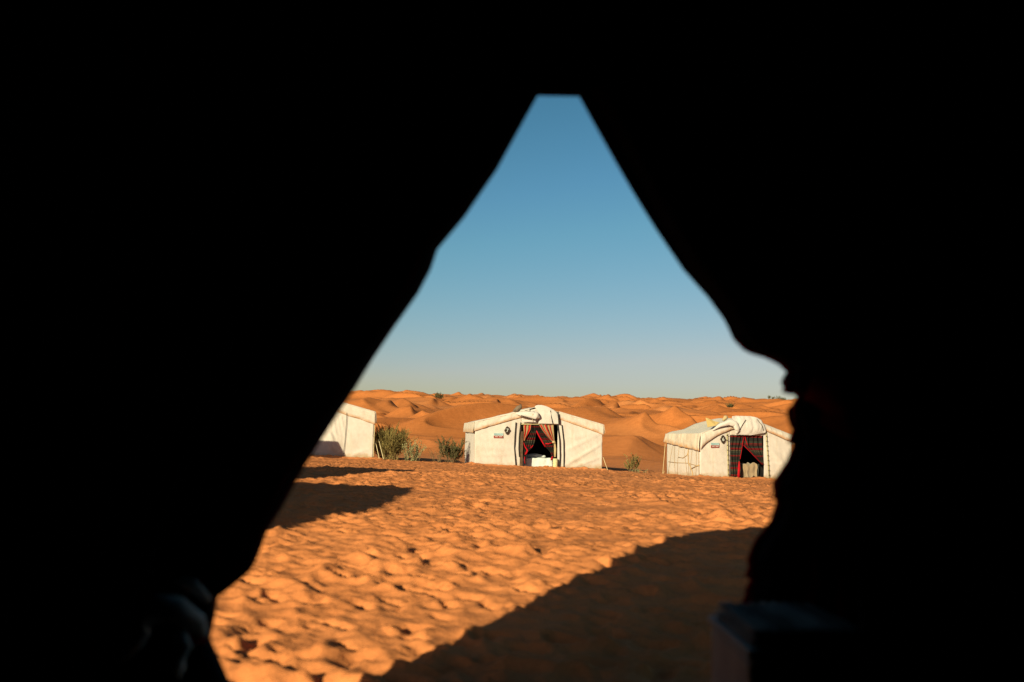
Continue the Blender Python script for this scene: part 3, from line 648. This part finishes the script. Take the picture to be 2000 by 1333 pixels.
# the low stool with a cloth inside tent 6
st = tag(empty('stool', (0, 0, 0)), 'dark-legged stool draped with a pale beige cloth inside the tent numbered 6', 'stool'); place(st, t6, 0.33, 0.42, -0.03)
for lx, ly in ((-0.26, -0.14), (0.34, -0.16), (-0.26, 0.22), (0.34, 0.22)):
    tube('leg', [(lx, ly, 0.56), (lx + (0.05 if lx < 0 else -0.05), ly, -0.02)], 0.022, 'metal_dark', st, 8)
box('stretcher', -0.22, 0.30, -0.16, -0.13, 0.17, 0.20, 'metal_dark', st)
_, wr6 = soft_block('draped_cloth', -0.33, 0.24, -0.20, 0.26, 0.02, 0.54, 'beige_cloth', st, 91, 0.05)
xg = np.linspace(-0.33, 0.24, 26)[:, None]; zg = np.linspace(0.02, 0.54, 14)[None]
grid('draped_cloth', wr6(np.stack([xg + 0 * zg, -0.205 - 0.03 * np.sin(xg * 26 + zg * 3) * (0.6 - zg), zg + 0 * xg], -1)), 'beige_cloth', st, 0.012)

# ---- tent at the left, only its right half shows
t8 = Tent('tent', 'plain cream canvas tent with a slit seam beside the tall broom bush', (-8.13, 38.10, BZ(-6.0, 38.3) + 0.0), R(8), W=5.8, He=1.72, Hp=2.5, seed=13, group='white canvas tents of the camp', door=(-1.25, 0.15, 1.66))
cr8 = [(x0 + 0.42, z0, x1 + 0.42, z1, w_, d_ * 1.2) for x0, z0, x1, z1, w_, d_ in [(0.9, 1.6, 1.2, 0.4, 0.05, 0.04), (1.05, 1.7, 1.32, 0.2, 0.04, 0.03), (0.75, 1.3, 1.05, 0.9, 0.05, 0.05), (0.75, 1.1, 1.0, 0.6, 0.06, 0.05), (1.15, 1.8, 1.38, 0.9, 0.03, 0.03), (0.75, 0.9, 1.2, 0.1, 0.07, 0.05), (1.5, 0.0, 2.4, 0.35, 0.05, 0.03), (1.6, 0.9, 2.4, 0.95, 0.03, 0.012), (0.2, 1.5, 1.1, 0.1, 0.07, 0.05), (0.3, 1.2, 1.2, 0.5, 0.06, 0.04)]]
basic_shell(t8, [], cr8)
t8.roof(); t8.hem_front(-1, 0.0, 1.0, 0.33, 0.42, puff=0.03); t8.hem_front(1, 0.0, 1.0, 0.36, 0.50, puff=0.03); t8.hem_side(-1, 0.42, 0.36); t8.hem_side(1, 0.44, 0.36)
t8.band([(1.86, 1.70), (1.85, 1.2), (1.82, 0.55), (1.78, 0.12)], 0.014, -0.075, name='seam_slit')
curtain('door_curtain', 1.66, 0.0, [(1.66, -1.25), (0, -1.25)], [(1.66, 0.15), (0, 0.15)], 'plaid', t8.root, 0.03, 9, 0.02, 50, 20, seed=83)
t8.rope((2.93, -0.02, 1.25), (2.92, 0.0, 0.0), 0.012, sagz=0); t8.rope((2.95, 0.3, 0.75), (3.16, -0.4, -0.10), 0.013, sagz=0); t8.rope((3.10, 0.3, 0.7), (3.32, -0.4, -0.10), 0.013, sagz=0)

# ---- tents along the left of the camp: their shadows reach across the sand
def plain_tent(label, x, y, rot, W, He, Hp, seed):
    t = Tent('tent', label, (x, y, BZ(x, y) - 0.02), rot, W=W, He=He, Hp=Hp, seed=seed, group='white canvas tents of the camp')
    basic_shell(t); t.roof(); t.hem_front(-1, 0, 1, 0.3, 0.38); t.hem_front(1, 0, 1, 0.3, 0.38); t.hem_side(-1, 0.36, 0.36); t.hem_side(1, 0.36, 0.36)
    curtain('door_curtain', 1.66, 0.0, [(1.66, -0.72), (0, -0.72)], [(1.66, 0.72), (0, 0.72)], 'plaid', t.root, 0.03, 9, 0.02, 40, 16, seed=seed + 4)
    return t
plain_tent('white tent beside the dark wool tent, its door facing the middle of the camp', -4.6, 6.3, R(102), 7.2, 1.48, 2.18, 21)
plain_tent('white tent in the side row, second from the dark wool tent', -5.75, 13.4, R(90), 4.6, 1.68, 2.4, 25)
plain_tent('white tent in the side row, next to the cream tent by the broom bush', -9.5, 32.6, R(80), 4.0, 1.68, 2.4, 29)

# ---------------------------------------------------------------- the tent the view is taken from
FY = 2.40
own = tag(empty('wool_tent', (0, 0, 0)), 'dark wool tent whose tied-back doorway frames the camp', 'tent')
XL, XR, XC, HE, HP, YB = -1.22, 1.50, 0.15, 1.96, 2.86, -2.2
def wool_panel(name, pts, mat='black_wool', th=0.03):
    return mesh_obj(name, pts, [tuple(range(len(pts)))], mat, own, False, [(p[0] + p[1], p[2]) for p in pts], th)
wool_panel('side_wall', [(XL, YB, -0.3), (XL, FY, -0.3), (XL, FY, HE), (XL, YB, HE)])
wool_panel('side_wall', [(XR, YB, -0.3), (XR, FY, -0.3), (XR, FY, HE), (XR, YB, HE)])
wool_panel('back_wall', [(XL, YB, -0.3), (XR, YB, -0.3), (XR, YB, HE), (XC, YB, HP), (XL, YB, HE)])
OL, OR, OT = -0.93, 0.86, 1.814                       # door opening
for nm, a, b in (('roof_slope', (XL - 0.06, HE - 0.02), (XC, HP + 0.02)), ('roof_slope', (XC, HP + 0.02), (XR + 0.06, HE - 0.02))):
    x = np.linspace(a[0], b[0], 24)[:, None]; y = np.linspace(YB - 0.08, FY + 0.08, 30)[None]
    f = (x - a[0]) / (b[0] - a[0]); Zr = a[1] + (b[1] - a[1]) * f - 0.05 * np.sin(np.pi * f) + 0.02 * noise(x * 2.5, y * 2, 90)
    grid(nm, np.stack([x + 0 * y, y + 0 * x, Zr], -1), 'black_wool', own, 0.03)
wool_panel('front_panel', [(XL, FY, -0.3), (OL, FY, -0.3), (OL, FY, HE + (OL - XL) / (XC - XL) * (HP - HE)), (XL, FY, HE)])
wool_panel('front_panel', [(OR, FY, -0.3), (XR, FY, -0.3), (XR, FY, HE), (OR, FY, HE + (XR - OR) / (XR - XC) * (HP - HE))])
wool_panel('front_panel', [(OL, FY, OT), (OR, FY, OT), (OR, FY, HE + (XR - OR) / (XR - XC) * (HP - HE)), (XC, FY, HP), (OL, FY, HE + (OL - XL) / (XC - XL) * (HP - HE))])
box('floor_rug', XL + 0.03, XR - 0.03, YB + 0.03, FY - 0.05, -0.05, 0.03, 'rug', own)
# right and left door curtains, inner edge as (z, x)
LEFT_EDGE = [(1.813, 0.060), (1.605, -0.047), (1.490, -0.122), (1.409, -0.187), (1.358, -0.203), (1.302, -0.231), (1.222, -0.284), (1.136, -0.337), (1.075, -0.371), (0.984, -0.428), (0.893, -0.484), (0.798, -0.534), (0.733, -0.572), (0.680, -0.589), (0.648, -0.602), (0.613, -0.640), (0.584, -0.677), (0.545, -0.679), (0.488, -0.687), (0.448, -0.665), (0.397, -0.639), (0.318, -0.618)]
RIGHT_EDGE = [(1.814, 0.145), (1.680, 0.225), (1.573, 0.288), (1.474, 0.347), (1.376, 0.410), (1.306, 0.470), (1.251, 0.508), (1.207, 0.530), (1.181, 0.559), (1.170, 0.605), (1.153, 0.641), (1.132, 0.662), (1.105, 0.648), (1.091, 0.660), (1.079, 0.686), (1.058, 0.691), (1.040, 0.662), (1.012, 0.666), (0.974, 0.683), (0.921, 0.657), (0.867, 0.622), (0.820, 0.631), (0.779, 0.616), (0.731, 0.576), (0.690, 0.559), (0.652, 0.570), (0.619, 0.554), (0.568, 0.565), (0.454, 0.576), (0.341, 0.587)]
def own_curtain(edge, outer, seed, folds, phase):
    zt, zb = edge[0][0], edge[-1][0]
    if outer > 0: o = curtain('door_curtain', zt, zb, edge, [(zt, outer), (zb, outer)], 'nomad', own, FY - 0.06, folds, 0.028, 70, 230, 0.014, seed, phase)
    else: o = curtain('door_curtain', zt, zb, [(zt, outer), (zb, outer)], edge, 'nomad', own, FY - 0.06, folds, 0.028, 70, 230, 0.014, seed, phase)
    return o
cl = own_curtain(LEFT_EDGE, -1.0, 101, 8, 0.3)
cr = own_curtain(RIGHT_EDGE, 0.95, 102, 7, 1.1)
def edge_cord(edge, parent, mat, r, lo, hi):
    p = [(x, FY - 0.06, z_) for z_, x in edge if lo <= z_ <= hi]
    if len(p) > 1: tube('edge_cord', p, r, mat, parent, 6)
edge_cord(LEFT_EDGE, cl, 'dark_red', 0.006, 0.2, 1.3)
edge_cord(RIGHT_EDGE, cr, 'red', 0.008, 0.2, 1.25)
# gathered, tied cloth at the foot of the left curtain with pale bands catching the door light
for k, (pts, rad, mt) in enumerate((
        ([(-0.729, 2.220, 0.639), (-0.679, 2.200, 0.628), (-0.645, 2.200, 0.599)], [0.008, 0.014, 0.008], 'white'),
        ([(-0.756, 2.140, 0.561), (-0.723, 2.120, 0.594), (-0.687, 2.120, 0.592), (-0.649, 2.140, 0.562), (-0.640, 2.160, 0.534)], [0.012, 0.028, 0.026, 0.02, 0.01], 'white'),
        ([(-0.677, 2.120, 0.546), (-0.665, 2.100, 0.519), (-0.672, 2.100, 0.483), (-0.675, 2.100, 0.457)], [0.012, 0.02, 0.016, 0.008], 'white'),
        ([(-0.794, 2.100, 0.491), (-0.765, 2.100, 0.527), (-0.743, 2.100, 0.555)], [0.01, 0.018, 0.012], 'white'),
        ([(-0.679, 2.160, 0.533), (-0.656, 2.150, 0.527), (-0.641, 2.160, 0.517)], [0.01, 0.014, 0.01], 'dark_red'))):
    tube('fold', pts, rad, mt, cl, 10, 0.06, k)
for k, (pts, rad) in enumerate((([(0.69, 2.30, 1.09), (0.76, 2.27, 1.06), (0.86, 2.28, 1.08)], [0.03, 0.05, 0.03]), ([(0.72, 2.31, 1.02), (0.78, 2.28, 1.00), (0.86, 2.29, 1.02)], [0.02, 0.035, 0.02]))):
    tube('tie_band', pts, rad, 'dark_red', cr, 8, 0.05, k)
for a_, b_ in (((0.651, 2.31, 1.113), (0.639, 2.31, 1.077)), ((0.670, 2.31, 1.073), (0.658, 2.31, 1.030)), ((0.665, 2.31, 1.006), (0.652, 2.31, 0.959)), ((0.626, 2.31, 0.874), (0.614, 2.31, 0.832)), ((0.563, 2.31, 0.699), (0.551, 2.31, 0.653)), ((0.556, 2.31, 0.630), (0.544, 2.31, 0.596))):
    tube('tassel', [a_, tuple((p_ + q_) / 2 for p_, q_ in zip(a_, b_)), b_], [0.004, 0.010, 0.013], 'red', cr, 8, 0.1)
tube('tent_pole', [(-0.93, 2.30, -0.1), (-0.935, 2.30, 1.0), (-0.94, 2.30, 1.9)], 0.012, 'dark_red', own, 8)
# painted cabinet with a ribbed cloth at the right of the doorway
cb = tag(empty('cabinet', (0.66, 2.02, 0.03)), 'small grey painted cabinet standing inside the doorway', 'cabinet')
box('carcass', -0.22, 0.0, -0.17, 0.17, 0.0, 0.535, 'cabinet', cb, 0.006)
box('cabinet_top', -0.225, 0.01, -0.185, 0.185, 0.537, 0.557, 'cabinet', cb, 0.004)
dr_ = box('cabinet_door', -0.195, -0.02, -0.185, -0.172, 0.05, 0.50, 'dark_wood', cb)
tube('knob', [(-0.15, -0.19, 0.28), (-0.15, -0.215, 0.28)], 0.012, 'metal_dark', dr_, 8)
tw = tag(empty('folded_towel', (0.66, 2.02, 0.588)), 'ribbed blue-grey cloth folded on the grey cabinet', 'cloth')
x = np.linspace(-0.21, 0.0, 60)[:, None]; y = np.linspace(-0.17, 0.17, 14)[None]
grid('cloth_layer', np.stack([x + 0 * y, y + 0 * x, 0.006 + 0.004 * np.sin(x * 260) + 0.006 * noise(x * 8, y * 8, 4)], -1), 'towel', tw, 0.012)
grid('cloth_layer', np.stack([x * 0.97 + 0 * y, y * 0.95 + 0 * x, 0.024 + 0.004 * np.sin(x * 260) + 0.006 * noise(x * 8, y * 8, 6)], -1), 'towel', tw, 0.012)

# ---------------------------------------------------------------- plants
M['broom'] = mat_plain('broom_green', (0.165, 0.118, 0.038), 0.8, 0.45, 3, 0, 0.1)
M['broom_dry'] = mat_plain('broom_dry', (0.22, 0.15, 0.06), 0.85, 0.4, 4, 0, 0.1)
M['leaf_dark'] = mat_plain('leaf_dark', (0.070, 0.064, 0.024), 0.8, 0.5, 3, 0, 0.15)
M['leaf_pale'] = mat_plain('leaf_pale', (0.20, 0.18, 0.085), 0.75, 0.4, 4, 0, 0.15)
M['twig'] = mat_plain('twig', (0.16, 0.10, 0.055), 0.9, 0.35, 8, 0, 0.05)
def stems_and_leaves(root, specs, seed, stem_mat, leaf_mat, leaf, leaf_density, leaf_from=0.25, droop=0.0, stem_r=0.007, twigs=3, twig_len=0.25):
    r = np.random.default_rng(seed); SV, SF, LV, LF = [], [], [], []
    def add_tube(p, rad):
        V, F = tube_data(p, rad, 4, False); b = len(SV); SV.extend(V); SF.extend([tuple(b + i for i in f) for f in F])
    def add_leaf(p, d):
        L = leaf[0] * r.uniform(0.6, 1.3); Wd = leaf[1] * r.uniform(0.7, 1.3)
        d = d + r.normal(0, leaf[2], 3); d /= np.linalg.norm(d) + 1e-6
        s_ = np.cross(d, r.normal(0, 1, 3)); s_ /= np.linalg.norm(s_) + 1e-6
        b = len(LV); LV.extend([p, p + d * L * 0.5 + s_ * Wd, p + d * L, p + d * L * 0.5 - s_ * Wd]); LF.append((b, b + 1, b + 2, b + 3))
    for (bx, by, ang, lean, length) in specs:
        m = 9; p = [np.array([bx, by, -0.05])]; d = np.array([math.cos(ang) * lean, math.sin(ang) * lean, 1.0])
        for k in range(m - 1):
            d = d / np.linalg.norm(d); d = d + r.normal(0, 0.10, 3) + np.array([0, 0, -droop * k / m]); p.append(p[-1] + d / np.linalg.norm(d) * length / (m - 1))
        p = np.array(p); add_tube(p, np.linspace(stem_r, stem_r * 0.3, m))
        lines = [p]
        for q in range(twigs):
            f = r.uniform(leaf_from, 0.95) * (m - 1); i = int(f); a = p[i] + (p[min(i + 1, m - 1)] - p[i]) * (f - i)
            dd = (p[min(i + 1, m - 1)] - p[max(i - 1, 0)]); dd = dd / (np.linalg.norm(dd) + 1e-6) + r.normal(0, 0.45, 3) + np.array([0, 0, 0.25])
            e = a + dd / np.linalg.norm(dd) * twig_len * r.uniform(0.5, 1.3); mid_ = (a + e) / 2 + r.normal(0, 0.02, 3)
            tp = np.array([a, mid_, e]); add_tube(tp, [stem_r * 0.45, stem_r * 0.35, stem_r * 0.2]); lines.append(np.array([a, (a + mid_) / 2, mid_, (mid_ + e) / 2, e]))
        for li, ln in enumerate(lines):
            tot = np.linalg.norm(np.diff(ln, axis=0), axis=1).sum(); cnt = int(tot * leaf_density)
            for q in range(cnt):
                f = r.uniform(leaf_from if li == 0 else 0.0, 1.0) * (len(ln) - 1); i = min(int(f), len(ln) - 2)
                a = ln[i] + (ln[i + 1] - ln[i]) * (f - i); dd = ln[i + 1] - ln[i]; add_leaf(a, dd / (np.linalg.norm(dd) + 1e-6))
    mesh_obj('stems', SV, SF, stem_mat, root, True, [(0, 0)] * len(SV))
    if LV: mesh_obj('foliage', LV, LF, leaf_mat, root, False, [(0, 0)] * len(LV))
def plant(name, label, x, y, seed, n, rad, lean, length, cat='bush', group=None, **kw):
    root = tag(empty(name, (x, y, GZ(x, y) - 0.02)), label, cat, group); r = np.random.default_rng(seed)
    sp = []
    for k in range(n):
        a = r.uniform(0, 2 * math.pi); q = math.sqrt(r.random()) * rad
        sp.append((q * math.cos(a), q * math.sin(a) * 0.8, a + r.normal(0, 0.4), abs(r.normal(0, lean)), length * r.uniform(0.6, 1.1)))
    stems_and_leaves(root, sp, seed + 1, **kw); return root
XB = lambda px, Y: (px - 1000) / 1944.4 * Y
plant('broom_bush', 'tall feathery olive broom bush beside the cream tent', -4.75, 39.2, 5, 150, 0.38, 0.25, 1.18, stem_mat='broom_dry', leaf_mat='broom', leaf=(0.13, 0.006, 0.25), leaf_density=40, leaf_from=0.3, twigs=9, twig_len=0.34, stem_r=0.008)
plant('leafy_shrub', 'pale leafy shrub with upright stems beside the broom bush', -3.80, 38.8, 15, 22, 0.36, 0.22, 0.85, stem_mat='twig', leaf_mat='leaf_pale', leaf=(0.055, 0.014, 0.5), leaf_density=55, leaf_from=0.05, twigs=4, twig_len=0.22, stem_r=0.006)
plant('dark_shrub', 'dark green twiggy shrub at the left corner of the tent numbered 7', -2.30, 39.0, 25, 26, 0.14, 0.50, 0.92, stem_mat='twig', leaf_mat='leaf_dark', leaf=(0.06, 0.013, 0.5), leaf_density=60, leaf_from=0.38, twigs=9, twig_len=0.28, stem_r=0.010)
plant('dry_shrub', 'bare dry twigs beside the dark green shrub', -2.85, 39.0, 35, 16, 0.16, 0.35, 0.75, stem_mat='twig', leaf_mat='broom_dry', leaf=(0.04, 0.006, 0.4), leaf_density=10, leaf_from=0.3, twigs=5, twig_len=0.25, stem_r=0.006)
plant('small_shrub', 'small olive shrub between the tents numbered 7 and 6', 4.75, 38.9, 45, 16, 0.12, 0.30, 0.66, stem_mat='twig', leaf_mat='broom', leaf=(0.07, 0.012, 0.4), leaf_density=45, leaf_from=0.3, twigs=5, twig_len=0.2, stem_r=0.007)
plant('ground_shrub', 'low sparse tuft at the foot of the small olive shrub', 5.0, 38.6, 55, 14, 0.22, 0.6, 0.22, stem_mat='twig', leaf_mat='leaf_pale', leaf=(0.05, 0.01, 0.5), leaf_density=30, leaf_from=0.1, twigs=2, twig_len=0.1, stem_r=0.005)
# bushes far out on the dunes
def far_bush(label, x, y, seed, h, n=26, lean=0.7, rad=0.35, group=None, mat='leaf_dark'):
    plant('dune_bush', label, x, y, seed, n, rad, lean, h, group=group, stem_mat='twig', leaf_mat=mat, leaf=(0.20, 0.05, 0.6), leaf_density=13, leaf_from=0.15, twigs=5, twig_len=0.4, stem_r=0.02)
far_bush('dark bush alone on the dunes above the broom bush', -18.6, 255.0, 111, 1.3, 34, 0.9, 0.8)
far_bush('tiny dark bush on the dunes above the tent numbered 6', 43.6, 197.9, 121, 0.7, 22, 0.9, 0.4)
for k, (x, y, h) in enumerate(((80.6, 311.0, 1.0), (82.0, 311.5, 0.8), (83.3, 311.0, 1.3), (84.6, 311.5, 1.4), (85.4, 311.0, 1.2))):
    far_bush('upright dark bush in the clump on the dune skyline', x, y, 131 + k, h, 8, 0.3, 0.25, 'bushes on the dune skyline')
